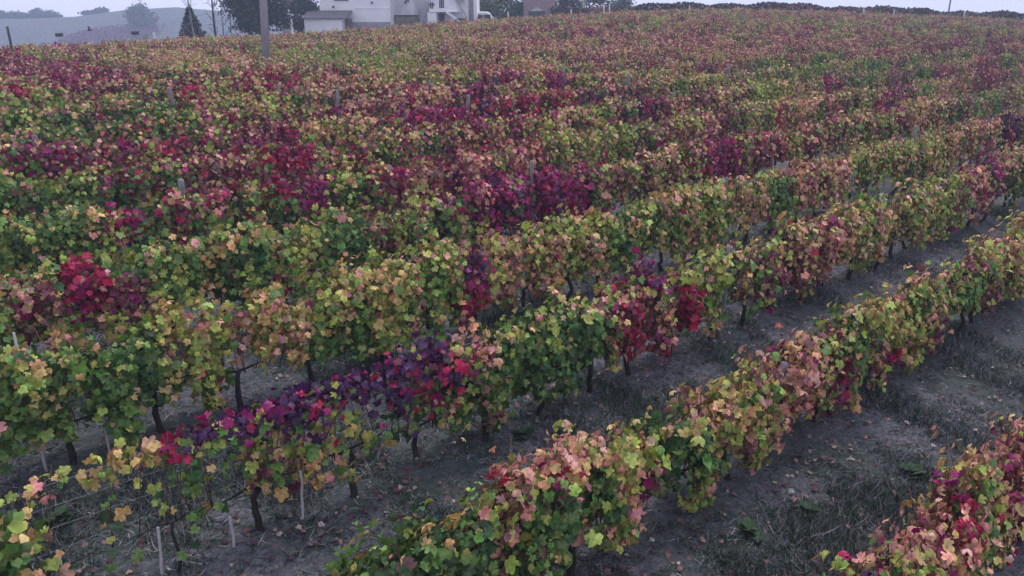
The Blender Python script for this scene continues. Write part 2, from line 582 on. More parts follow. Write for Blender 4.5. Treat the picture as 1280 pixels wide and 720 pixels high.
GAP = [
    (355, 250, 17, .95), (455, 150, 14, .9), (578, 125, 12, .9), (625, 128, 10, .8), (919, 93, 8, .9), (1065, 235, 34, .95), (1120, 225, 34, .95), (900, 385, 34, .97), (940, 390, 26, .9), (885, 430, 40, .97),
    (1098, 312, 22, .95), (1110, 345, 18, .9), (300, 455, 24, .9), (220, 445, 16, .8), (465, 425, 14, .9), (730, 345, 20, .8), (970, 290, 20, .8), (1200, 330, 26, .7), (60, 520, 60, .5), (720, 250, 8, .6),
    (1240, 260, 22, .8), (150, 255, 12, .7), (60, 210, 10, .7), (870, 345, 22, .8), (580, 345, 14, .6), (480, 430, 20, .8), (830, 350, 16, .5), (1255, 85, 14, .6), (1290, 320, 20, .5), (55, 420, 20, .8), (960, 120, 8, .8),
]


def world_patches(lst):
    out = []
    for e in lst:
        k, r, h, t = on_row(e[0], e[1])
        x, y = row_point(k, r)
        P = np.array([x, y, float(zg(x, y)) + h])
        out.append((k, P, max(e[2] * t / FPX * .94, .12), e))
    return out


WP = world_patches(PATCH)
WG = world_patches(GAP)
WP_pos = np.array([w[1] for w in WP])
WP_rad = np.array([w[2] for w in WP])
WP_row = np.array([w[0] for w in WP])
WP_cls = np.array([CK.index(w[3][3]) for w in WP])
WP_str = np.array([w[3][4] for w in WP])


def near_weights(P, k, pos, rad, rows, lim=3):
    """Weights of the patches on row k (and, far off, of neighbouring rows) at points P."""
    sel = np.where(np.abs(rows - k) <= (0 if k <= 6 else 1 if k < 10 else lim))[0]
    if len(sel) == 0:
        return sel, None
    d = P[:, None, :] - pos[None, sel, :]
    dr = d[..., 0] * D[0] + d[..., 1] * D[1]
    dq = d[..., 0] * N[0] + d[..., 1] * N[1]
    dz = d[..., 2]
    wq = .0 if k <= 6 else .30
    rr = rad[sel][None]
    d2 = (dr / rr) ** 2 + (dq * wq / rr) ** 2 + (dz / np.maximum(rr, .24)) ** 2 * (.6 if k <= 9 else .15)
    return sel, np.exp(-d2 * .9)


WG_pos = np.array([w[1] for w in WG])
WG_rad = np.array([w[2] for w in WG])
WG_row = np.array([w[0] for w in WG])
WG_str = np.array([w[3][3] for w in WG])


def leaf_colours(P, H, k, base_p, shoot, dist=10.0):
    """Palette index and colour per leaf: the vine's own mix, overruled inside a patch."""
    n = len(P)
    cum = np.cumsum(base_p)
    cls = np.searchsorted(cum / cum[-1], rng.random(n)).clip(0, len(CK) - 1)
    own = np.searchsorted(cum / cum[-1], rng.random(64)).clip(0, len(CK) - 1)[shoot % 64]
    cls = np.where(rng.random(n) < (.84 if dist < 24 else .93), own, cls)               # leaves of one shoot turn together
    sel, w = near_weights(P, k, WP_pos, WP_rad, WP_row)
    if len(sel):
        w = w * WP_str[sel][None]
        b = w.argmax(1)
        take = rng.random(n) < np.minimum(w.max(1) * 1.8, .96)
        cls = np.where(take, WP_cls[sel][b], cls)
    pc = np.cumsum(CP[cls], 1)
    one = rng.random(64)[shoot % 64]
    u = np.where(rng.random(n) < (.55 if dist < 24 else .88), one, rng.random(n))
    ki = (u[:, None] > pc).sum(1).clip(0, len(PK) - 1)
    hi = (H > 1.38) & (rng.random(n) < (.42 if dist < 24 else .62)) & np.isin(ki, [0, 1, 8] if dist < 24 else [0, 1, 8, 9])  # upper leaves turn paler, more so far off: row shading put into leaf colour
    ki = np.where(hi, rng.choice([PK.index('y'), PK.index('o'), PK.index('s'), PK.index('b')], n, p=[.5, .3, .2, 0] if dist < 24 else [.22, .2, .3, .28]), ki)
    c = PV[ki] * rng.uniform(*((.72, 1.25) if dist < 24 else (.82, 1.16)), (n, 1)) * rng.uniform(.94, 1.06, (n, 3))
    return ki, c


def keep_gap(P, k):
    sel, w = near_weights(P, k, WG_pos, WG_rad, WG_row, 0)
    if len(sel) == 0:
        return np.ones(len(P), bool)
    w = (np.minimum(w * 1.6, 1) * WG_str[sel][None]).max(1)
    return rng.random(len(P)) > w


# ------------------------------------------------------------------ leaf shapes
_half = [(.06, .02), (.21, -.15), (.42, -.05), (.53, .13), (.44, .26), (.60, .44), (.50, .64), (.29, .62), (.2, .84)]
T12 = [(0, .08)] + _half + [(0, 1.0)] + [(-a, b) for a, b in reversed(_half)]
T12 = np.array([(0, .34)] + T12)
T6 = np.array([(0, .38), (0, .05), (.38, -.05), (.52, .48), (.0, 1.0), (-.52, .48), (-.38, -.05)])


def template(T, curl, fold):
    x, y = T[:, 0], T[:, 1] - .4
    z = -curl * (x * x + y * y) + fold * np.abs(x)
    return np.stack([x, y, z], 1)


def fan(T):
    n = len(T) - 1
    return np.array([(0, 1 + i, 1 + (i + 1) % n) for i in range(n)])


FAN12, FAN6 = fan(T12), fan(T6)
T4 = np.array([(0, -.02), (.5, .45), (0, 1.0), (-.5, .45)])
F4 = np.array([(0, 1, 2), (0, 2, 3)])


def leaves_mesh(P, nrm, tip, size, col, lod):
    """Blades at P facing nrm with their tips along tip."""
    n = len(P)
    nrm = nrm / np.linalg.norm(nrm, axis=1, keepdims=True)
    tip = tip - nrm * (tip * nrm).sum(1, keepdims=True)
    tip = tip / np.maximum(np.linalg.norm(tip, axis=1, keepdims=True), 1e-6)
    sid = np.cross(tip, nrm)
    T, Fc = (T12, FAN12) if lod == 0 else (T6, FAN6) if lod == 1 else (T4, F4)
    m = len(T)
    curl = rng.normal(.45, .75, n)
    fold = rng.normal(.25, .34, n)
    x = T[None, :, 0] * rng.uniform(.9, 1.1, (n, 1))
    y = np.repeat(T[None, :, 1], n, 0)
    if lod == 0:
        x = x * (1 + rng.normal(0, .07, (n, m)))
        y = y + rng.normal(0, .025, (n, m))
    yy = y - .4
    z = -curl[:, None] * (x * x + yy * yy) + fold[:, None] * np.abs(x)
    V = P[:, None, :] + size[:, None, None] * (x[..., None] * sid[:, None] + y[..., None] * tip[:, None] + z[..., None] * nrm[:, None])
    F = (Fc[None] + (np.arange(n) * m)[:, None, None]).reshape(-1, 3)
    C = np.repeat(col[:, None, :], m, 1)
    if lod < 2:                                     # margins turn before the middle of a blade
        edge = rng.uniform(.8, 1.3, (n, 1, 3)) * np.array([1.05, 1.0, .94])
        dry = rng.random(n) < .12
        edge[dry] = np.array([.95, .62, .55]) * rng.uniform(.6, 1.0, (int(dry.sum()), 1, 1))
        C = C * 1.0
        C[:, 1:] *= edge
    return V.reshape(-1, 3), F, C.reshape(-1, 3)


def canopy_points(k, r0, width, n, hb, ht, thick, sparse):
    """Leaf sites of one vine (world coordinates): shoots climbing the wires, tips nodding outward."""
    ns = max(4, int(13 * width * (1 if not sparse else .6)))
    sx = rng.uniform(-.5, .5, ns) * width
    top = ht + rng.normal(0, .06, ns)
    wild = rng.random(ns) < .10
    top = np.where(wild, top + rng.uniform(.1, .3, ns), top)      # a few shoots outgrow the wires
    lean = rng.normal(0, .16, ns)
    side = rng.choice([-1, 1], ns)
    nod = np.abs(rng.normal(0, .13 if k < 8 else .09, ns))
    hang = rng.random(ns) < .37
    low = hb * rng.uniform(.38, .98, ns)
    i = rng.integers(0, ns, n)
    t = rng.random(n) ** .85
    z = hb + (top[i] - hb) * t
    lat = side[i] * nod[i] * t ** 2 * 1.2 + rng.normal(0, thick, n)
    al = sx[i] + lean[i] * t + rng.normal(0, .08, n)
    # laterals hanging down the sides
    hg = hang[i]
    z = np.where(hg, top[i] - .12 - (top[i] - .12 - low[i]) * t, z + rng.normal(0, .04, n))
    lat = np.where(hg, side[i] * (.08 + .17 * np.sin(t * 2.4)) + rng.normal(0, thick * .5, n), lat)
    if sparse:                                       # young vines: a thin string of leaf along the top wire
        st = rng.random(n) < .5
        z = np.where(st, 1.42 + rng.normal(0, .07, n), z)
        lat = np.where(st, rng.normal(0, .05, n), lat)
        al = np.where(st, rng.uniform(-.55, .55, n) * width, al)
    z = np.minimum(z, np.where(wild[i], ht + .4, ht + .1 + .05 * rng.random(n)))
    r = r0 + al
    q = row_q(k) + lat - (.14 if k == 1 else 0)
    X = D[0] * r + N[0] * q
    Y = D[1] * r + N[1] * q
    return X, Y, z, lat, (sx, top, lean, side, nod), i


def row_height(k, r):
    return (1.42 if k <= 2 else 1.48) + .07 * math.sin(r * .9 + k * 2.1) + .05 * math.sin(r * 2.3 + k) + rng.normal(0, .04)


def leaf_frames(n, lat, H):
    out = np.where(np.abs(lat) < .05, rng.choice([-1, 1], n), np.sign(lat))
    nrm = np.stack([N[0] * out, N[1] * out, np.interp(H, [.9, 1.3, 1.6], [.10, .35, .8])], 1) + rng.normal(0, .42, (n, 3))
    tip = np.stack([N[0] * out * .35, N[1] * out * .35, np.full(n, -.8)], 1) + rng.normal(0, .5, (n, 3))
    return nrm, tip


def ordinal(n):
    small = ['zeroth', 'first', 'second', 'third', 'fourth', 'fifth', 'sixth', 'seventh', 'eighth', 'ninth', 'tenth', 'eleventh', 'twelfth', 'thirteenth', 'fourteenth', 'fifteenth', 'sixteenth', 'seventeenth', 'eighteenth', 'nineteenth']
    if n < 20:
        return small[n]
    tens = {2: 'twenty', 3: 'thirty', 4: 'forty', 5: 'fifty', 6: 'sixty', 7: 'seventy', 8: 'eighty', 9: 'ninety'}
    tie = {2: 'twentieth', 3: 'thirtieth', 4: 'fortieth', 5: 'fiftieth', 6: 'sixtieth', 7: 'seventieth', 8: 'eightieth', 9: 'ninetieth'}
    return tie[n // 10] if n % 10 == 0 else tens[n // 10] + '-' + small[n % 10]


# ------------------------------------------------------------------ vines
STEP = .98
sites, beyond = [], []
NROWS = 36
row_span = {}
for k in range(1, NROWS + 1):
    r = np.arange(-6, 300, .25)
    x, y = row_point(k, r)
    P = np.stack([x, y, zg(x, y) + 1.1], 1)
    px, py, f = proj(P)
    rho = np.hypot(x, y)
    rc = np.interp(np.degrees(np.arctan2(x, y)), _rp, _rc)
    vis = (f > 1) & (px > -70) & (px < 1350) & (py < 800) & (rho < rc + 5)
    ok = (f > 1) & (px > -420) & (px < 1700) & (py < 900) & (rho < rc + 5)
    if k == 1:
        ok &= px > 900
        vis &= px > 900
    if not vis.any():
        continue
    v0, v1 = r[vis].min(), r[vis].max()
    row_span[k] = (v0, v1)
    off = rng.uniform(0, STEP)
    for rr in np.arange(r[ok].min() + off * .3, r[ok].max(), STEP):
        rj = rr + rng.normal(0, .05)
        xx, yy = row_point(k, rj)
        (sites if v0 - .1 <= rr <= v1 else beyond).append((math.hypot(xx, yy), k, rj))
sites.sort()
near_sites = sites[:300]
far_sites = sites[300:] + beyond
near_sites.sort(key=lambda s: (s[1], s[2]))


def base_mix(k, r):
    x, y = row_point(k, r)
    px, py, f = proj(np.array([[x, y, float(zg(x, y)) + 1.1]]))
    px, py = float(px[0]), float(py[0])
    w = np.full(len(CK), .02)
    left = np.clip((760 - px) / 600, 0, 1) * np.clip((py - 60) / 120, 0, 1)
    far = np.clip((260 - py) / 200, 0, 1)
    w[CK.index('green')] += .6 * left + .26
    w[CK.index('yellow')] += .30 * (1 - far * .85) + .06
    w[CK.index('ochre')] += .16 * (1 - left)
    w[CK.index('salmon')] += .05 + .14 * far * (1 - left)
    w[CK.index('mixed')] += .32 + .25 * far
    w[CK.index('red')] += .10 + .34 * far
    midred = np.clip((860 - px) / 300, 0, 1) * np.clip((py - 90) / 40, 0, 1) * np.clip((290 - py) / 60, 0, 1)
    w[CK.index('crimson')] += .03 + .10 * midred
    w[CK.index('red')] += .45 * midred
    w[CK.index('green')] *= 1 - .6 * midred
    w[CK.index('yellow')] *= 1 - .6 * midred
    w[CK.index('magenta')] += .03 + .12 * midred
    if k <= 4:
        w[[CK.index('crimson'), CK.index('magenta'), CK.index('purple')]] = .006
        w[CK.index('red')] = .03
    h = np.zeros(len(CK))
    own = rng if (k < 6 or rng.random() < .25) else np.random.default_rng(k * 977 + int(r / 3.4) * 31)
    h[own.choice(len(CK), p=w / w.sum())] = 1.0       # each vine, or run of vines, has a character of its own
    return w / w.sum() * .38 + h * .62


def site_px(k, r):
    x, y = row_point(k, r)
    px, py, f = proj(np.array([[x, y, float(zg(x, y)) + 1.1]]))
    return float(px[0]), float(py[0]), float(f[0])


count_in_row = {}
for dist, k, r0 in near_sites:
    px, py, f = site_px(k, r0)
    count_in_row[k] = count_in_row.get(k, 0) + 1
    lod = 0 if f < 17 else 1
    sparse = (k == 3 and px < 210)
    half = (k == 3 and 210 <= px < 590)
    n = int(1150 * rng.uniform(.85, 1.15))
    if lod == 1:
        n = int(800 * rng.uniform(.85, 1.15))
    if sparse:
        n = int(n * rng.uniform(.07, .15))
    elif half:
        n = int(n * .42)
    hb = rng.uniform(.46, .66)
    ht = row_height(k, r0)
    if k == 1:
        hb = .4
        ht -= .05
    x0, y0 = row_point(k, r0)
    z0 = float(zg(x0, y0))
    X, Y, H, lat, sh, si = canopy_points(k, r0, STEP * 1.25, n, hb, ht, .11 if not sparse else .06, sparse or half)
    P = np.stack([X, Y, zg(X, Y) + H], 1)
    keep = keep_gap(P, k)
    P, H, lat, si = P[keep], H[keep], lat[keep], si[keep]
    if len(P) < 12:
        P0 = np.array([[x0, y0, z0 + 1.2]])
        P = P0 + rng.normal(0, .12, (12, 3))
        H = P[:, 2] - z0
        lat = rng.normal(0, .1, 12)
        si = np.zeros(12, int)
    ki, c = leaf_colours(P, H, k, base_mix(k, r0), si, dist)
    nrm, tip = leaf_frames(len(P), lat, H)
    size = np.clip(.082 * np.exp(rng.normal(0, .28, len(P))), .045, .15) * (1.0 if lod == 0 else 1.1)
    V, F, C = leaves_mesh(P - np.array([x0, y0, z0]), nrm, tip, size, c, lod)
    cnt = {}
    for a in ki:
        w_ = WORD[PK[a]]
        cnt[w_] = cnt.get(w_, 0) + 1
    tops = sorted(cnt, key=cnt.get, reverse=True)[:2]
    nm = ' and '.join(tops)
    v = empty("grapevine", (x0, y0, z0), f"{nm} grapevine, {ordinal(count_in_row[k])} from the left in the {ordinal(k)} row counting uphill", "grapevine", "grapevines trained along the wires")
    # trunk
    mb = MB()
    bend = rng.normal(0, .10, 2)
    hd = hb + .04
    pts = []
    for i in range(8):
        t = i / 7
        o = bend * math.sin(t * 2.6) + rng.normal(0, .012, 2)
        pts.append((D[0] * o[0] + N[0] * o[1], D[1] * o[0] + N[1] * o[1], -.08 + (hd + .08) * t))
    ts = .36 if sparse else .78
    rad = [ts * (.052 - .02 * (i / 7) + rng.uniform(0, .01)) for i in range(8)]
    rad[0] *= 1.3
    mb.tube(pts, rad, 7 if lod == 0 else 5)
    tipb = pts[-1]
    for sgn in (-1, 1):                                # the two arms laid along the lowest wire
        arm = [tipb]
        for i in range(1, 4):
            a = sgn * .14 * i
            arm.append((tipb[0] + D[0] * a + rng.normal(0, .012), tipb[1] + D[1] * a + rng.normal(0, .012), hd + .03 + rng.normal(0, .012)))
        mb.tube(arm, [.024 * ts, .019 * ts, .015 * ts, .010 * ts], 5)
    mb.build("trunk", M_BARK, v, True)
    # shoots
    sx, top, lean, side, nod = sh
    mb = MB()
    for i in range(len(sx)):
        pts = []
        for t in (0, .35, .7, 1.0):
            a = sx[i] + lean[i] * t
            b = side[i] * nod[i] * t * t * 1.3
            pts.append((D[0] * a + N[0] * b, D[1] * a + N[1] * b, hb + (top[i] - hb) * t))
        mb.tube(pts, [.008, .007, .006, .004], 4)
    mb.build("shoot", M_CANE, v, True)
    build("foliage", V, F, M_LEAF, v, C, smooth=True)

# ------------------------------------------------------------------ the rows beyond, as one mass of leaf
AV, AF, AC, base = [], [], [], 0
for dist, k, r0 in far_sites:
    n = int(np.interp(dist, [18, 40, 120], [700, 620, 360]) * rng.uniform(.8, 1.15))
    X, Y, H, lat, sh, si = canopy_points(k, r0, STEP * 1.2, n, rng.uniform(.42, .7), row_height(k, r0) - .08, .09, False)
    P = np.stack([X, Y, zg(X, Y) + H], 1)
    keep = keep_gap(P, k)
    P, H, lat, si = P[keep], H[keep], lat[keep], si[keep]
    if len(P) == 0:
        continue
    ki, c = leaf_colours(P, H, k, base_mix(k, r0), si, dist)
    nrm, tip = leaf_frames(len(P), lat, H)
    size = rng.uniform(.09, .15, len(P)) * np.interp(dist, [18, 40, 120], [.82, .8, .95])
    V, F, C = leaves_mesh(P, nrm, tip, size, c, 1 if dist < 20 else 2)
    AV.append(V)
    AF.append(F + base)
    AC.append(C)
    base += len(V)
o = build("distant_vine_foliage", np.concatenate(AV), np.concatenate(AF), M_FAR, None, np.concatenate(AC), smooth=True)
props(o, "farther vine rows in autumn brown, ochre and red covering the slope up to the crest", "vine rows", None, "stuff")
mb = MB()
for dist, k, r0 in far_sites:
    if dist < 60:
        x, y = row_point(k, r0)
        z = float(zg(x, y))
        a, b = rng.normal(0, .06, 2)
        mb.tube([(x, y, z - .05), (x + a, y + b, z + .4), (x + a * .3, y + b, z + .85)], [.05, .04, .03], 4)
o = mb.build("distant_vine_stems", M_BARK)
props(o, "dark bare stems under the farther vine rows", "vine stems", None, "stuff")

# ------------------------------------------------------------------ grass and fallen leaves on the ground
n = 800000
rho = 3.2 + 22 * rng.random(n) ** 1.2
ph = np.radians(rng.uniform(-37, 37, n))
X, Y = rho * np.sin(ph), rho * np.cos(ph)
cl = np.sin(X * 1.7 + np.sin(Y * 1.1) * 2) + np.sin(Y * 1.9 + np.sin(X * .8 + 1) * 2.2) + .8 * np.sin(X * 4.3 + Y * 3.1)
keep = rng.random(n) < np.clip(.62 + .25 * cl, .42, 1)
X, Y, cl = X[keep], Y[keep], cl[keep]
n = len(X)
Z = zsurf(X, Y) - .006
h = rng.uniform(.015, .085, n) * (1 + .75 * np.clip(cl - .2, -.8, 1.6))
an = rng.uniform(0, 6.28, n)
w = rng.uniform(.004, .010, n)
lean = rng.normal(0, .075, (n, 2))
B1 = np.stack([X + np.cos(an) * w, Y + np.sin(an) * w, Z], 1)
B2 = np.stack([X - np.cos(an) * w, Y - np.sin(an) * w, Z], 1)
Tp = np.stack([X + lean[:, 0], Y + lean[:, 1], Z + h], 1)
V = np.stack([B1, B2, Tp], 1).reshape(-1, 3)
pal = np.array([lin(c) for c in ((50, 70, 56), (72, 90, 74), (102, 106, 106), (150, 146, 152), (36, 50, 46))])
gc = pal[rng.choice(5, n, p=[.24, .2, .24, .16, .16])] * rng.uniform(.7, 1.2, (n, 1))
o = build("grass", V, np.arange(3 * n).reshape(-1, 3), M_GRASS, None, np.repeat(gc, 3, 0))
props(o, kind="stuff")

n = 17000
rho = 3.2 + 20 * rng.random(n) ** 1.3
ph = np.radians(rng.uniform(-36, 36, n))
X, Y = rho * np.sin(ph), rho * np.cos(ph)
q = N[0] * X + N[1] * Y
fr = np.abs(((q - Q0) / SP + .5) % 1 - .5)
keep = rng.random(n) < np.where(fr < .25, .9, .4) * np.clip(.55 + X * .06, .3, 1)
X, Y = X[keep], Y[keep]
n = len(X)
P = np.stack([X, Y, zsurf(X, Y) + .03], 1)
lp = np.array([lin(c) for c in ((138, 106, 106), (98, 66, 72), (150, 132, 120), (80, 54, 54), (176, 166, 168), (92, 36, 56))])
lc = lp[rng.choice(6, n, p=[.24, .2, .16, .22, .08, .1])] * rng.uniform(.7, 1.2, (n, 1))
nrm = np.stack([rng.normal(0, .45, n), rng.normal(0, .45, n), np.ones(n)], 1)
V, F, C = leaves_mesh(P, nrm, rng.normal(0, 1, (n, 3)), rng.uniform(.03, .075, n), lc, 1)
o = build("leaf_litter", V, F, M_LEAF, None, C, smooth=True)
props(o, kind="stuff")

# broad-leaved weeds between the rows
for px, py, s, wlab in ((72, 648, .8, "dark green rosette of weed below the wires at the lower left"), (1138, 592, .9, "low dark weed close to the lower right vine row"),
                        (935, 665, .9, "dark weed on bare soil below the second row, bottom right of centre"), (1010, 640, .7, "small dark weed in the lane between the two nearest rows"), (655, 545, .9, "bushy dark weed at the foot of the green vine near the middle")):
    P0 = hit(px, py)
    n = 26
    an = rng.uniform(0, 6.28, n)
    out = np.stack([np.cos(an), np.sin(an), rng.uniform(.15, .9, n)], 1)
    nr = np.stack([-np.cos(an) * .5, -np.sin(an) * .5, np.ones(n)], 1)
    c = np.repeat(lin((66, 84, 62))[None], n, 0) * rng.uniform(.6, 1.3, (n, 1))
    V, F, C = leaves_mesh(np.zeros((n, 3)) + np.array([0, 0, .01]), nr, out, rng.uniform(.12, .24, n) * s, c, 2)
    o = build("weed", V, F, M_GRASS, None, C, smooth=True)
    o.location = P0
    props(o, wlab, "weed", "broad-leaved weeds")

# ------------------------------------------------------------------ posts, stakes and wires


def post(name, k, r, height, rad, mat, lean=(0, 0), square=False):
    x, y = row_point(k, r)
    z = float(zg(x, y))
    mb = MB()
    pts = []
    for i in range(6):
        t = i / 5
        pts.append((lean[0] * t * height + rng.normal(0, .006), lean[1] * t * height + rng.normal(0, .006), -.15 + (height + .15) * t))
    pts.append((pts[-1][0], pts[-1][1], height + .012))
    rr = [rad * (1.06 - .12 * i / 5) for i in range(6)] + [rad * .7]
    mb.tube(pts, rr, 4 if square else 9)
    o = mb.build(name, mat, None, not square)
    o.location = (x, y, z)
    return o


# seen posts: where the top shows, how tall, how thick
POSTS = [
    (218, 195, 1.75, .055, 'slim grey wooden post rising from dark green vines at the left'),
    (38, 160, 1.75, .055, 'grey wooden post among green vines near the left edge of the view'),
    (452, 145, 1.55, .06, 'weathered grey post standing in a dark gap between ochre and red vines'),
    (581, 112, 1.7, .06, 'grey post with a bare gap of soil beside magenta vines'),
    (539, 98, 1.8, .05, 'pale grey post sticking up through the magenta vine patch'),
    (705, 75, 1.8, .06, 'grey post beside the small magenta vine patch high on the slope'),
    (783, 92, 1.8, .06, 'grey post between yellow vines and dark purple vines upslope'),
    (668, 178, 1.8, .045, 'thin dark stake standing above pink and red vines mid slope'),
    (913, 80, 1.75, .07, 'grey post beside the small dark gap in the yellow vines'),
    (1145, 168, 1.8, .06, 'grey post at the end of the yellow vine clump on the right'),
    (1100, 262, 1.65, .05, 'grey post beside the bare soil gap left of a yellow-green vine'),
    (765, 352, 1.5, .05, 'weathered wooden post between the bushy green vine and the red vine'),
    (962, 480, 1.3, .05, 'leaning weathered post beneath salmon leaves in the second row'),
    (345, 88, 1.7, .05, 'short grey post close to the foot of the concrete utility pole'),
    (424, 108, 1.8, .05, 'pale slim post left of the dark gap in ochre vines'),
    (213, 105, 1.8, .05, 'thin pale post among green vines on the upper left slope'),
    (905, 330, 1.6, .05, 'grey stake above the bare gap where two thin trunks stand'),
    (1062, 355, 1.5, .03, 'thin pale stake leaning in the gap behind the second row'),
]
for px, py, hgt, rad, lab in POSTS:
    k, r, h, t = on_row(px, py, 1.35, 2.2)
    ln = (rng.normal(0, .03), rng.normal(0, .03))
    if 'leaning' in lab:
        ln = (.16, .1)
    props(post("wooden_post", k, r, hgt, rad, M_POST, ln), lab, "post", "posts holding up the vine rows")
ENDS = [(9, 33, 53), (192, 40, 48), (635, 15, 22), (714, 12, 22), (755, 6, 18), (762, 6, 18), (862, 7, 18), (1118, 12, 24), (1206, 14, 26), (1080, 10, 20)]
EL = ['dark upright post standing alone on the crest at the far left', 'short white post on the crest left of the dark conifer', 'pale post top on the crest right of the white van', 'pale post on the crest right of the brick building',
      'left one of two close pale posts on the crest', 'right one of two close pale posts on the crest', 'pale post on the crest under the brightest sky', 'pale post by the dark hedge on the right of the crest',
      'pale post on the crest below the far right pole', 'thin pale post in front of the dark hedge right of centre']
for (px, y0, y1), lab in zip(ENDS, EL):
    ph = phi_of(px, y1)
    rc = float(np.interp(ph, _rp, _rc)) - 2
    d = ray(px, y0)
    d = d / math.hypot(d[0], d[1]) * rc
    zb = float(zg(d[0], d[1]))
    mb = MB().tube([(0, 0, -.1), (.02, 0, (d[2] - zb) * .5), (0, 0, d[2] - zb)], .07, 7)
    o = mb.build("wooden_post", M_DARKP if px == 9 else M_STAKE, None, True)
    o.location = (d[0], d[1], zb)
    props(o, lab, "post", "posts along the crest")

# thin stakes carrying the young vines at the lower left
for px, py, k, hgt, lab in ((372, 590, 3, 1.0, 'white stake under ochre and yellow leaves, rightmost of the lower left stakes'), (288, 656, 3, .9, 'pale grey stake under a drooping green vine at the lower left'),
                            (192, 662, 3, .95, 'pale stake with bare twigs beside it near the bottom left'), (70, 690, 3, .8, 'short pale stake at the bottom left corner beside dark bare canes'),
                            (122, 490, 4, 1.35, 'slim pinkish stake leaning behind yellow-green leaves on the left'), (22, 418, 4, 1.5, 'pale stake near the left edge below a bare wire')):
    kk, r, h, t = on_row(px, py, k=k)
    props(post("vine_stake", k, r, max(h, .4), .015, M_STAKE, (rng.normal(0, .04), rng.normal(0, .03))), lab, "stake", "thin stakes of the young vines")

for k, hs_ in ((2, (.75, 1.15)), (3, (.75, .98, 1.2, 1.42)), (4, (.8, 1.1, 1.35)), (5, (.8, 1.25))):
    a, b = row_span[k]
    b = min(b, a + 32)
    for i, h in enumerate(hs_):
        rr = np.arange(a - 1, b, .7)
        x, y = row_point(k, rr)
        z = zg(x, y) + h + .015 * np.sin(rr * 1.1 + i)
        o = MB().tube(list(zip(x, y, z)), .0022, 4).build("trellis_wire", M_WIRE)
        nm = {0: 'lowest', len(hs_) - 1: 'top'}.get(i, ordinal(i + 1) + ' lowest')
        props(o, f"{nm} thin wire strung through the {ordinal(k)} vine row counting uphill", "wire", "trellis wires")

# ------------------------------------------------------------------ trees


def crown(center, radii, n, size, cols, clumps=26, shape='round'):
    """Leaf-sized faces gathered in clumps through the crown's volume."""
    cc = []
    while len(cc) < clumps:
        p = rng.uniform(-1, 1, 3)
        if shape == 'cone':
            lim = (1 - (p[2] + 1) / 2) ** .8 * 1.0 + .04
            if math.hypot(p[0], p[1]) > lim:
                continue
        elif np.linalg.norm(p) > 1 or np.linalg.norm(p) < .35:
            continue
        cc.append(p)
    cc = np.array(cc)
    i = rng.integers(0, clumps, n)
    sp = .24 if shape == 'round' else .13
    if shape == 'cone':
        t = rng.random(n) ** 1.35
        a = rng.uniform(0, 6.28, n)
        rr = (1 - t) ** .9 * np.sqrt(rng.random(n)) * (1 + .18 * np.sin(t * 40)) + .03
        cc = np.stack([rr * np.cos(a), rr * np.sin(a), t * 2 - 1], 1)
        i, sp = np.arange(n), .02
    P = cc[i] + rng.normal(0, sp, (n, 3)) * np.array([1, 1, .8])
    nr = P + rng.normal(0, .6, (n, 3)) + np.array([0, 0, .4])
    P = P * np.array(radii) + np.array(center)
    ci = rng.integers(0, len(cols), len(cc))
    c = np.array([lin(q) for q in cols])[ci[i]] * rng.uniform(.7, 1.3, (n, 1))
    return leaves_mesh(P, nr, rng.normal(0, 1, (n, 3)) + np.array([0, 0, -.5]), rng.uniform(.7, 1.3, n) * size, c, 2)


def tree(name, P0, trunk_h, trunk_r, center, radii, n, size, cols, label, shape='round', group=None, clumps=26, bark=None):
    t = empty(name, P0, label, "tree", group)
    mb = MB()
    pts = [(0, 0, -.4)] + [(rng.normal(0, .04) * i, rng.normal(0, .04) * i, trunk_h * i / 4) for i in range(1, 5)]
    mb.tube(pts, [trunk_r * (1.15 - .14 * i) for i in range(5)], 8)
    for j in range(7):
        a = rng.uniform(0, 6.28)
        b = pts[rng.integers(2, 5)]
        e = (center[0] + math.cos(a) * radii[0] * .7, center[1] + math.sin(a) * radii[1] * .7, center[2] + rng.uniform(-.5, .6) * radii[2])
        m_ = tuple((b[q] * .55 + e[q] * .45) for q in range(3))
        mb.tube([b, m_, e], [trunk_r * .45, trunk_r * .3, trunk_r * .1], 5)
    mb.build("trunk", bark or M_TREEBARK, t, True)
    V, F, C = crown(center, radii, n, size, cols, clumps, shape)
    build("crown", V, F, M_TREE, t, C)
    return t


DKG = [(34, 50, 46), (26, 40, 40), (44, 60, 50), (28, 42, 50)]
MDG = [(62, 84, 56), (52, 72, 52), (76, 92, 60)]


def ground_at(px, Yd):
    """Ground point at distance Yd straight under a column of the view."""
    d = ray(px, 25)
    x = d[0] / d[1] * Yd
    return x, Yd, float(zg(x, Yd))


def height_at(py, px, Yd, z):
    return at_dist(px, py, Yd)[2] - z


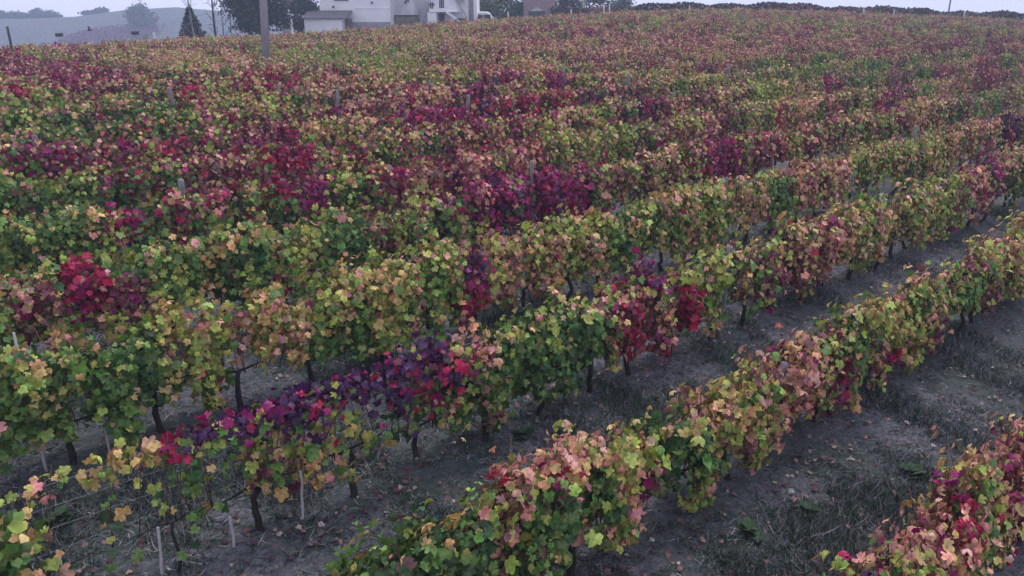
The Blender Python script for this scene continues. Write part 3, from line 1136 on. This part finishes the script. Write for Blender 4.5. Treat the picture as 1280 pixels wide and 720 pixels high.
x, y, z = ground_at(326, 88)
hb_, ht_ = height_at(41, 326, y, z), height_at(-26, 326, y, z)
tree("broadleaf_tree", (x, y, z), hb_ + .8, .32, (0, 0, (hb_ + ht_) / 2), (2.9, 2.6, (ht_ - hb_) / 2), 9500, .26, DKG, "large dark round tree behind the concrete utility pole", clumps=46)
x, y, z = ground_at(374, 96)
hb_, ht_ = height_at(40, 374, y, z), height_at(-18, 374, y, z)
tree("broadleaf_tree", (x, y, z), hb_ + .8, .25, (0, 0, (hb_ + ht_) / 2), (1.9, 1.9, (ht_ - hb_) / 2), 3600, .26, [(40, 62, 58), (52, 74, 68), (34, 52, 56)], "dark bluish-green tree against the left end of the white house", clumps=34)
x, y, z = ground_at(238, 84)
ht_ = height_at(11, 238, y, z)
tree("conifer_tree", (x, y, z), ht_ * .8, .1, (0, 0, ht_ * .52), (2.0, 1.9, ht_ * .5), 4200, .2, [(34, 52, 58), (28, 44, 52), (40, 60, 62)], "small dark pointed conifer on the crest left of the bare trees", 'cone', clumps=60)
for px, Yd, w_, top, col, lab in ((605, 112, 1.9, -6, MDG, 'green bushy tree directly behind the white van'), (632, 116, 2.4, -12, MDG, 'green leafy tree between the van and the brick building'),
                                  (648, 120, 1.5, -2, [(78, 84, 84), (66, 76, 72)], 'greyish thin tree touching the brick building'), (708, 118, 2.0, -14, DKG, 'dark tree right of the brick building'),
                                  (742, 126, 2.6, -10, DKG, 'dark teal tree right of the pale pole behind the crest'), (775, 132, 1.8, -3, DKG, 'low dark tree, rightmost of the trees behind the crest')):
    x, y, z = ground_at(px, Yd)
    ht_ = height_at(top, px, y, z)
    tree("broadleaf_tree", (x, y, z), ht_ * .4, .2, (0, 0, ht_ * .55), (w_, w_, ht_ * .45), 2600, .26, col, lab, clumps=30)


def bare_tree(P0, h, r, lab, bark, lean=0.0):
    t = empty("bare_tree", P0, lab, "tree", "bare trees on the crest")
    mb = MB()
    pts = [(lean * h * i / 6 + rng.normal(0, .03), rng.normal(0, .03), -.3 + (h + .3) * i / 6) for i in range(7)]
    mb.tube(pts, [r * (1.1 - .13 * i) for i in range(7)], 7)
    mb.build("trunk", bark, t, True)
    mb = MB()
    for j in range(16):
        b = Vector(pts[rng.integers(2, 7)])
        a = rng.uniform(0, 6.28)
        L = rng.uniform(.5, 1.5)
        e = b + Vector((math.cos(a) * L * .8, math.sin(a) * L * .5, L * .8))
        m_ = b.lerp(e, .5) + Vector(rng.normal(0, .08, 3))
        mb.tube([b, m_, e], [r * .3, r * .2, r * .08], 4)
        for s in range(3):
            bb = m_.lerp(e, rng.uniform(0, 1))
            ee = bb + Vector(rng.normal(0, .35, 3)) + Vector((0, 0, .3))
            mb.tube([bb, bb.lerp(ee, .5) + Vector(rng.normal(0, .03, 3)), ee], [r * .12, r * .09, r * .05], 3)
    mb.build("branch", bark, t, True)


for px, Yd, top, r, lab, bk, ln in ((267, 80, -22, .13, 'bare dark trunk with fine twigs right of the conifer', M_TREEBARK, 0.0), (276, 84, -8, .08, 'slender pale bare tree right of the bare dark trunk', M_PALEBARK, .04),
                                    (286, 90, -2, .07, 'thinnest bare tree close to the large dark round tree', M_PALEBARK, .05), (241, 82, -20, .11, 'tall leaning pale trunk in front of the dark conifer', M_PALEBARK, -.04)):
    x, y, z = ground_at(px, Yd)
    bare_tree((x, y, z), height_at(top, px, y, z), r, lab, bk, ln)

# trees of the far misty hill
p = hit(179, 41)
f = p[1] / FPX
tree("hill_tree", tuple(p), 8 * f, .5, (0, 0, 17 * f), (13 * f, 13 * f, 14 * f), 2600, 1.0, DKG, "single big round tree half lost in haze on the far hillside", clumps=30)
hl = ['misty tree at the left edge of the far ridge', 'low misty tree on the far ridge, second from the left edge', 'broad misty tree on the far ridge above the dark lone post', 'small misty tree on the far ridge beside the broad one', 'faint misty tree on the far ridge left of the big round hill tree', 'last faint misty tree where the ridge starts rising']
for (px, py, w_, h_), lab in zip(((3, 24, 7, 7), (24, 24, 10, 7), (49, 23, 11, 9), (66, 23, 6, 6), (113, 20, 8, 4), (128, 17, 6, 5)), hl):
    d = ray(px, py)
    p = d * (452 / math.hypot(d[0], d[1]))
    p[2] = float(zg(p[0], p[1]))
    f = 452 / FPX
    tree("hill_tree", tuple(p), h_ * f * .5, .4, (0, 0, h_ * f * .55), (w_ * f, w_ * f, h_ * f * .5), 900, 1.1, DKG, lab, group="trees along the misty ridge", clumps=18)

# purple vine strip at the foot of the hill
pl, pr = hit(92, 49), hit(186, 46)
n = 9000
t = rng.random(n)
wdt = rng.normal(0, 5, n)
X = pl[0] + (pr[0] - pl[0]) * t + wdt * .2
Y = pl[1] + (pr[1] - pl[1]) * t + wdt
P = np.stack([X, Y, zg(X, Y) + rng.uniform(.2, 2.2, n)], 1)
c = np.array([lin(q) for q in ((112, 48, 96), (88, 34, 80), (120, 60, 92))])[rng.integers(0, 3, n)]
V, F, C = leaves_mesh(P, rng.normal(0, 1, (n, 3)) + np.array([0, -.5, .6]), rng.normal(0, 1, (n, 3)), rng.uniform(.5, .9, n), c, 2)
o = build("distant_purple_vineyard", V, F, M_FAR, None, C)
props(o, "purple strip of another vineyard below the misty hill", "vineyard", None, "stuff")

# dark hedge along the crest on the right
AV, AF, AC, base = [], [], [], 0
n = 70000
pxs = rng.uniform(690, 1360, n)
ph = np.array([phi_of(a, 15) for a in pxs])
rc = np.interp(ph, _rp, _rc) + 5 + rng.normal(0, .55, n)
X, Y = rc * np.sin(np.radians(ph)), rc * np.cos(np.radians(ph))
tall = 1.95 + .14 * np.sin(X * .45) + .10 * np.sin(X * 1.3 + 1)
Hh = tall * rng.random(n) ** .8
P = np.stack([X, Y, zg(X, Y) + Hh], 1)
ct = np.array([lin(q) for q in ((58, 44, 54), (46, 52, 50), (84, 44, 62), (64, 60, 60), (100, 66, 70))])
sec = (np.sin(X * .21) + np.sin(X * .57 + 2) + rng.normal(0, .5, n))
c = ct[np.digitize(sec, [-1.0, -.3, .3, 1.0])] * rng.uniform(.7, 1.25, (n, 1))
V, F, C = leaves_mesh(P, rng.normal(0, .7, (n, 3)) + np.array([0, -.6, .6]), rng.normal(0, 1, (n, 3)), rng.uniform(.2, .34, n), c, 2)
hg = build("hedge", V, F, M_FAR, None, C)
props(hg, "long dark purple-green hedge running along the crest at the right", "hedge")

# ------------------------------------------------------------------ poles


def pole(name, px, Yd, top, r0, r1, mat, lab, cross=False):
    x, y, z = ground_at(px, Yd)
    h = height_at(top, px, y, z)
    o = empty(name, (x, y, z), lab, "pole")
    MB().tube([(0, 0, -.5), (0, 0, h * .5), (0, 0, h)], [r0, (r0 + r1) / 2, r1], 14).build("shaft", mat, o, True)
    if cross:
        MB().box(-.9, .9, -.06, .06, h - .45, h - .33).build("crossarm", M_IRON, o)
        for sx_ in (-.75, 0, .75):
            MB().tube([(sx_, 0, h - .33), (sx_, 0, h - .2), (sx_, 0, h - .12)], [.03, .05, .03], 8).build("insulator", M_STAKE, o, True)
    return o


P0 = hit(327, 90, .7)
pole("utility_pole", 326.5, P0[1], -90, .185, .15, M_CONC, "tall grey concrete utility pole standing among the vines on the left", True).rotation_euler = (0, math.radians(2.6), 0)
pole("utility_pole", 589, 90, -60, .27, .24, M_CONC, "grey utility pole in front of the white house's right corner", True)
pole("utility_pole", 696, 116, -40, .16, .13, M_STAKE, "slim white pole at the right side of the brick building")
pole("utility_pole", 728.5, 116, -40, .17, .14, M_STAKE, "slim pale pole between the dark trees right of the brick building")
pole("utility_pole", 1184, 128, -60, .12, .10, M_IRON, "lone grey pole against white sky at the upper right", True)

# ------------------------------------------------------------------ the white house on the crest
YH = 95.0
hx, hy, hz0 = ground_at(490, YH)
hz0 += .1


def hxz(px, py):
    p = at_dist(px, py, YH)
    return p[0] - hx, p[2] - hz0


house = empty("farmhouse", (hx, hy, hz0), "large white two-storey farmhouse on the crest with garage door, balcony and outside stairs", "house")


def face_box(x0, x1, y0, y1, d0, d1):
    """Box from the view's frame of the house front: x0..x1, y0 (top)..y1 (bottom), d0..d1 in depth."""
    a, zt = hxz(x0, y0)
    b, _ = hxz(x1, y0)
    _, zb = hxz(x0, y1)
    return (a, b, d0, d1, zb, zt)


def zpy(py):
    return hxz(490, py)[1]


WT = zpy(-38)
xL, xG, xR = hxz(399, 0)[0], hxz(488, 0)[0], hxz(595.5, 0)[0]
xB = hxz(535, 0)[0]
MB().box(xL, xG, 0, 9, -1, WT).build("wall", M_WHITE, house)
sw = MB().box(xG, xB, -.12, 9, -1, WT).build("wall", M_STAIN, house)
sw["label"] = "stained grey wall section above the garage door"
MB().box(xB, xR, .6, 9, -1, WT).build("wall", M_WHITE, house)
MB().prism([(-.7, WT), (9.5, WT), (9.5, WT + .2), (4.3, WT + 2.4), (-.7, WT + .2)], xL - .5, xR + .5).build("roof", M_TILE, house)
b = face_box(441, 488, 27.5, 45, -.06, 0)
MB().box(*b).build("plinth", M_GREYBASE, house)
b = face_box(442, 488, 10, 10.8, -.05, 0)
MB().box(*b).build("string_course", M_WHITE, house)
gb = face_box(493, 523, 18.6, 60, -.26, -.12)
gd = MB().box(*gb)
gd = MB().box(gb[0] + .12, gb[1] - .12, -.17, -.121, -1, gb[5] - .14)
for i in range(7):
    zz = gb[5] - .35 - i * .36
    gd.box(gb[0] + .13, gb[1] - .13, -.185, -.17, zz, zz + .3)
gdo = gd.build("garage_door", M_DOORGREY, house)
fr = MB().box(gb[0], gb[0] + .12, -.25, -.121, -1, gb[5]).box(gb[1] - .12, gb[1], -.25, -.121, -1, gb[5]).box(gb[0] + .12, gb[1] - .12, -.25, -.121, gb[5] - .14, gb[5])
fr.build("frame", M_DARK, gdo)
# upper window and small wall lamps
b = face_box(416, 436, -12, 2, -.05, 0)
w_ = MB().box(*b).build("window", M_WHITE, house)
MB().box(b[0] + .08, b[1] - .08, -.08, -.051, b[4] + .08, b[5]).build("pane", M_GLASS, w_)
b = face_box(505, 512, -14, 3, -.17, -.12)
w_ = MB().box(*b).build("window", M_WHITE, house)
MB().box(b[0] + .06, b[1] - .06, -.2, -.171, b[4] + .06, b[5]).build("pane", M_GLASS, w_)
for px, py, d_ in ((417, 8.6, 0), (465, 3.2, 0), (507, 3, -.12)):
    a, zz = hxz(px, py)
    MB().box(a - .09, a + .09, d_ - .2, d_, zz - .1, zz + .1).build("wall_lamp", M_DARK, house)
# balcony with rail, doors
b = face_box(538, 574, 10.4, 14.4, -1.7, .6)
bal = MB().box(*b).build("balcony", M_WHITE, house)
rl = MB()
rl.box(b[0], b[1], -1.66, -1.62, b[5] + .92, b[5] + .97)
for i in range(14):
    xx = b[0] + .05 + (b[1] - b[0] - .1) * i / 13
    rl.box(xx - .012, xx + .012, -1.655, -1.625, b[5], b[5] + .92)
rl.build("railing", M_WHITE, bal)
b2 = face_box(548, 554, -8, 10.2, .52, .6)
dd = MB().box(*b2).build("door", M_DARK, house)
b2 = face_box(548, 555, 17, 45, .5, .6)
MB().box(*b2).build("door", M_DARK, house)
wl_ = face_box(536, 547, 14.4, 60, -1.6, -1.3)
MB().box(*wl_).build("pier", M_WHITE, house)
b3 = face_box(569, 580, -8, 1.5, -1.2, .6)
MB().box(*b3).build("upper_balcony", M_GREYBASE, house)
# the outside stairs: white treads falling to the right, iron handrail above
st = MB()
a0, z0_ = hxz(560, 14.4)
a1, z1_ = hxz(582, 30)
ns = 9
for i in range(ns):
    xx = a0 + (a1 - a0) * i / ns
    zz = z0_ + (z1_ - z0_) * i / ns
    st.box(xx, xx + (a1 - a0) / ns * 1.25, -2.9, -1.75, zz - .12, zz)
sto = st.build("staircase", M_WHITE, house)
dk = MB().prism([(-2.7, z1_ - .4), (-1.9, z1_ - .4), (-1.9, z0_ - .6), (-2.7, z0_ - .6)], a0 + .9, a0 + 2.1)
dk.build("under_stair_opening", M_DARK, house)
hr = MB()
ah, zh = hxz(573, 0)
bh, zh2 = hxz(586, 21)
hr.tube([(ah, -2.95, zh), ((ah + bh) / 2, -2.95, (zh + zh2) / 2), (bh, -2.95, zh2)], .04, 6)
for i in range(8):
    t = i / 7
    hr.tube([(ah + (bh - ah) * t, -2.95, zh + (zh2 - zh) * t), (ah + (bh - ah) * t, -2.95, zh + (zh2 - zh) * t - .45), (ah + (bh - ah) * t, -2.95, zh + (zh2 - zh) * t - .9)], .016, 5)
hr.build("handrail", M_IRON, sto)
# lean-to shed at the left end
shed = empty("lean_to_shed", (hx, hy, hz0), "low white lean-to shed with sloping grey roof at the left end of the farmhouse", "shed")
sa, szt = hxz(388.5, 22)
sb, _ = hxz(434, 22)
MB().box(sa, sb, -3.2, -.15, -1, szt).build("wall", M_WHITE, shed)
MB().box(sb + .002, sb + .55, -1.6, -.15, -1, szt - .1).build("door", M_DOORGREY, shed)
ra, _ = hxz(386, 22)
rb, _ = hxz(441, 22)
MB().prism([(-3.45, szt), (-.05, szt + .62), (-.05, szt + .74), (-3.45, szt + .12)], ra, rb).build("roof", M_ROOF, shed)
# pot on the balcony
a, zz = hxz(541, 10.4)
pot = empty("potted_plant", (hx + a, hy - 1.2, hz0 + zz), "dark potted plant at the left corner of the white balcony", "plant")
MB().tube([(0, 0, 0), (0, 0, .15), (0, 0, .3)], [.14, .19, .21], 10).build("pot", M_TILE, pot, True)
V, F, C = crown((0, 0, .42), (.28, .28, .16), 260, .12, [(40, 48, 46), (52, 58, 52)], 10)
build("foliage", V, F, M_TREE, pot, C)

# white van parked right of the house
vx, vy, vz = ground_at(604, 99)
zt = height_at(14.8, 604, vy, vz)
van = empty("parked_van", (vx, vy, vz + zt - 1.98), "white van parked beside the right corner of the farmhouse", "van")
prof = [(-2.1, .35), (2.1, .35), (2.15, .95), (1.25, 1.1), (.75, 1.85), (.45, 1.98), (-2.0, 1.98), (-2.15, 1.8), (-2.15, .6)]
mb = MB()
n_ = len(prof)
Vv = [(a, -.88, b_) for a, b_ in prof] + [(a, .88, b_) for a, b_ in prof]
mb.quads(Vv, [(i, (i + 1) % n_, n_ + (i + 1) % n_, n_ + i) for i in range(n_)])
mb.f += [tuple(reversed(range(n_))), tuple(range(n_, 2 * n_))]
body = mb.build("body", M_VAN, van)
bv = body.modifiers.new("soft_edges", 'BEVEL')
bv.width, bv.segments = .06, 2
for x0, x1 in ((-1.95, -1.0), (-.9, .0), (.08, .85)):
    MB().box(x0, x1, -.905, -.884, 1.15, 1.72).build("window", M_DARK, van)
for x_ in (-1.35, 1.35):
    for y_ in (-.82, .82):
        w_ = MB().tube([(x_, y_ - .1, .34), (x_, y_, .34), (x_, y_ + .1, .34)], [.33, .34, .33], 16).build("wheel", M_TYRE, van, True)
        MB().tube([(x_, y_ - .115, .34), (x_, y_, .34), (x_, y_ + .115, .34)], [.18, .19, .18], 12).build("rim", M_IRON, w_, True)

# brick building with an arched opening
bx, by, bz = ground_at(676, 112)


def bxz(px, py):
    p = at_dist(px, py, 112.0)
    return p[0] - bx, p[2] - bz


barn = empty("brick_building", (bx, by, bz), "mauve brick building with a pale arched opening behind the crest", "building")
a, zt = bxz(655, -30)
c_, _ = bxz(694, 0)
MB().box(a, c_, 0, 8, -1, zt).build("wall", M_BRICK, barn)
MB().prism([(-.4, zt), (8.4, zt), (8.4, zt + .15), (4, zt + 2), (-.4, zt + .15)], a - .3, c_ + .3).build("roof", M_TILE, barn)
a1_, z1a = bxz(663, 10.5)
a2_, z2a = bxz(679, 17)
V = []
mb = MB()
for i in range(8):
    t0, t1 = i / 8, (i + 1) / 8
    xa, xb_ = a1_ + (a2_ - a1_) * t0, a1_ + (a2_ - a1_) * t1
    hh = .45 * math.sin(math.pi * (t0 + t1) / 2)
    mb.box(xa, xb_, -.12, -.002, z2a + .3, z1a - .35 + hh)
mb.build("arch_panel", M_STAKE, barn)
mb = MB().box(a1_ - .25, a2_ + .25, -.1, -.003, -1, z2a + .295)
mb.build("opening", M_DARK, barn)
a3, z3 = bxz(685, 9)
a4, _ = bxz(691, 9)
MB().box(a3, a4, -.1, -.002, -1, z3).build("door", M_DOORGREY, barn)

# white rendered pillar between the dark trees
x, y, z = ground_at(359, 90)
pil = empty("gate_pillar", (x, y, z), "pale grey-white pillar with a small cap between the two dark trees", "pillar")
h_ = height_at(20, 359, y, z)
MB().box(-.45, .45, -.4, .4, -.3, h_).build("shaft", M_WHITE, pil)
MB().box(-.55, .55, -.5, .5, h_, h_ + .18).box(-.25, .25, -.25, .25, h_ + .18, h_ + .62).build("cap", M_WHITE, pil)

# dark huts far below the hill, and a bird
for (px, py), lab in zip(((74, 44), (169, 41.5)), ("small dark box on a thin pole just past the crest, the left one of two", "small dark box on a thin pole just past the crest, the right one of two")):
    d = at_dist(px, py, 68)
    zb = float(zg(d[0], d[1]))
    nb = empty("nest_box", (d[0], d[1], zb), lab, "box", "dark boxes on poles past the crest")
    h = d[2] - zb
    MB().tube([(0, 0, -.2), (0, 0, h * .5), (0, 0, h - .11)], .018, 6).build("pole", M_IRON, nb, True)
    MB().box(-.23, .23, -.16, .16, h - .11, h + .1).build("box", M_DARKP, nb)
    MB().prism([(-.2, h + .1), (.2, h + .1), (0, h + .17)], -.27, .27).build("roof", M_DARKP, nb)
p = at_dist(111, 37, 70)
s = .2
V = [(-.35, 0, .45), (-.2, .1, .1), (0, .12, -.12), (.0, -.12, -.12), (-.28, -.06, .12), (.25, .06, -.2), (.5, 0, -.02), (.25, -.06, -.08), (.42, .05, .05), (-.12, 0, -.24)]
bird = MB()
bird.tube([(-.16, 0, -.02), (0, 0, -.05), (.16, 0, -.04), (.27, 0, .0)], [.02, .07, .06, .02], 8)
bird.quads([(-.06, 0, .0), (.08, 0, .0), (-.12, .28, .30), (-.2, .3, .28)], [(0, 1, 2, 3)])
bird.quads([(-.06, 0, .01), (.08, 0, .01), (.26, -.2, .22), (.18, -.24, .2)], [(0, 1, 2, 3)])
bo = bird.build("bird", M_DARKP)
bo.location = p
props(bo, "dark bird in flight with raised wings before the misty hill", "bird")
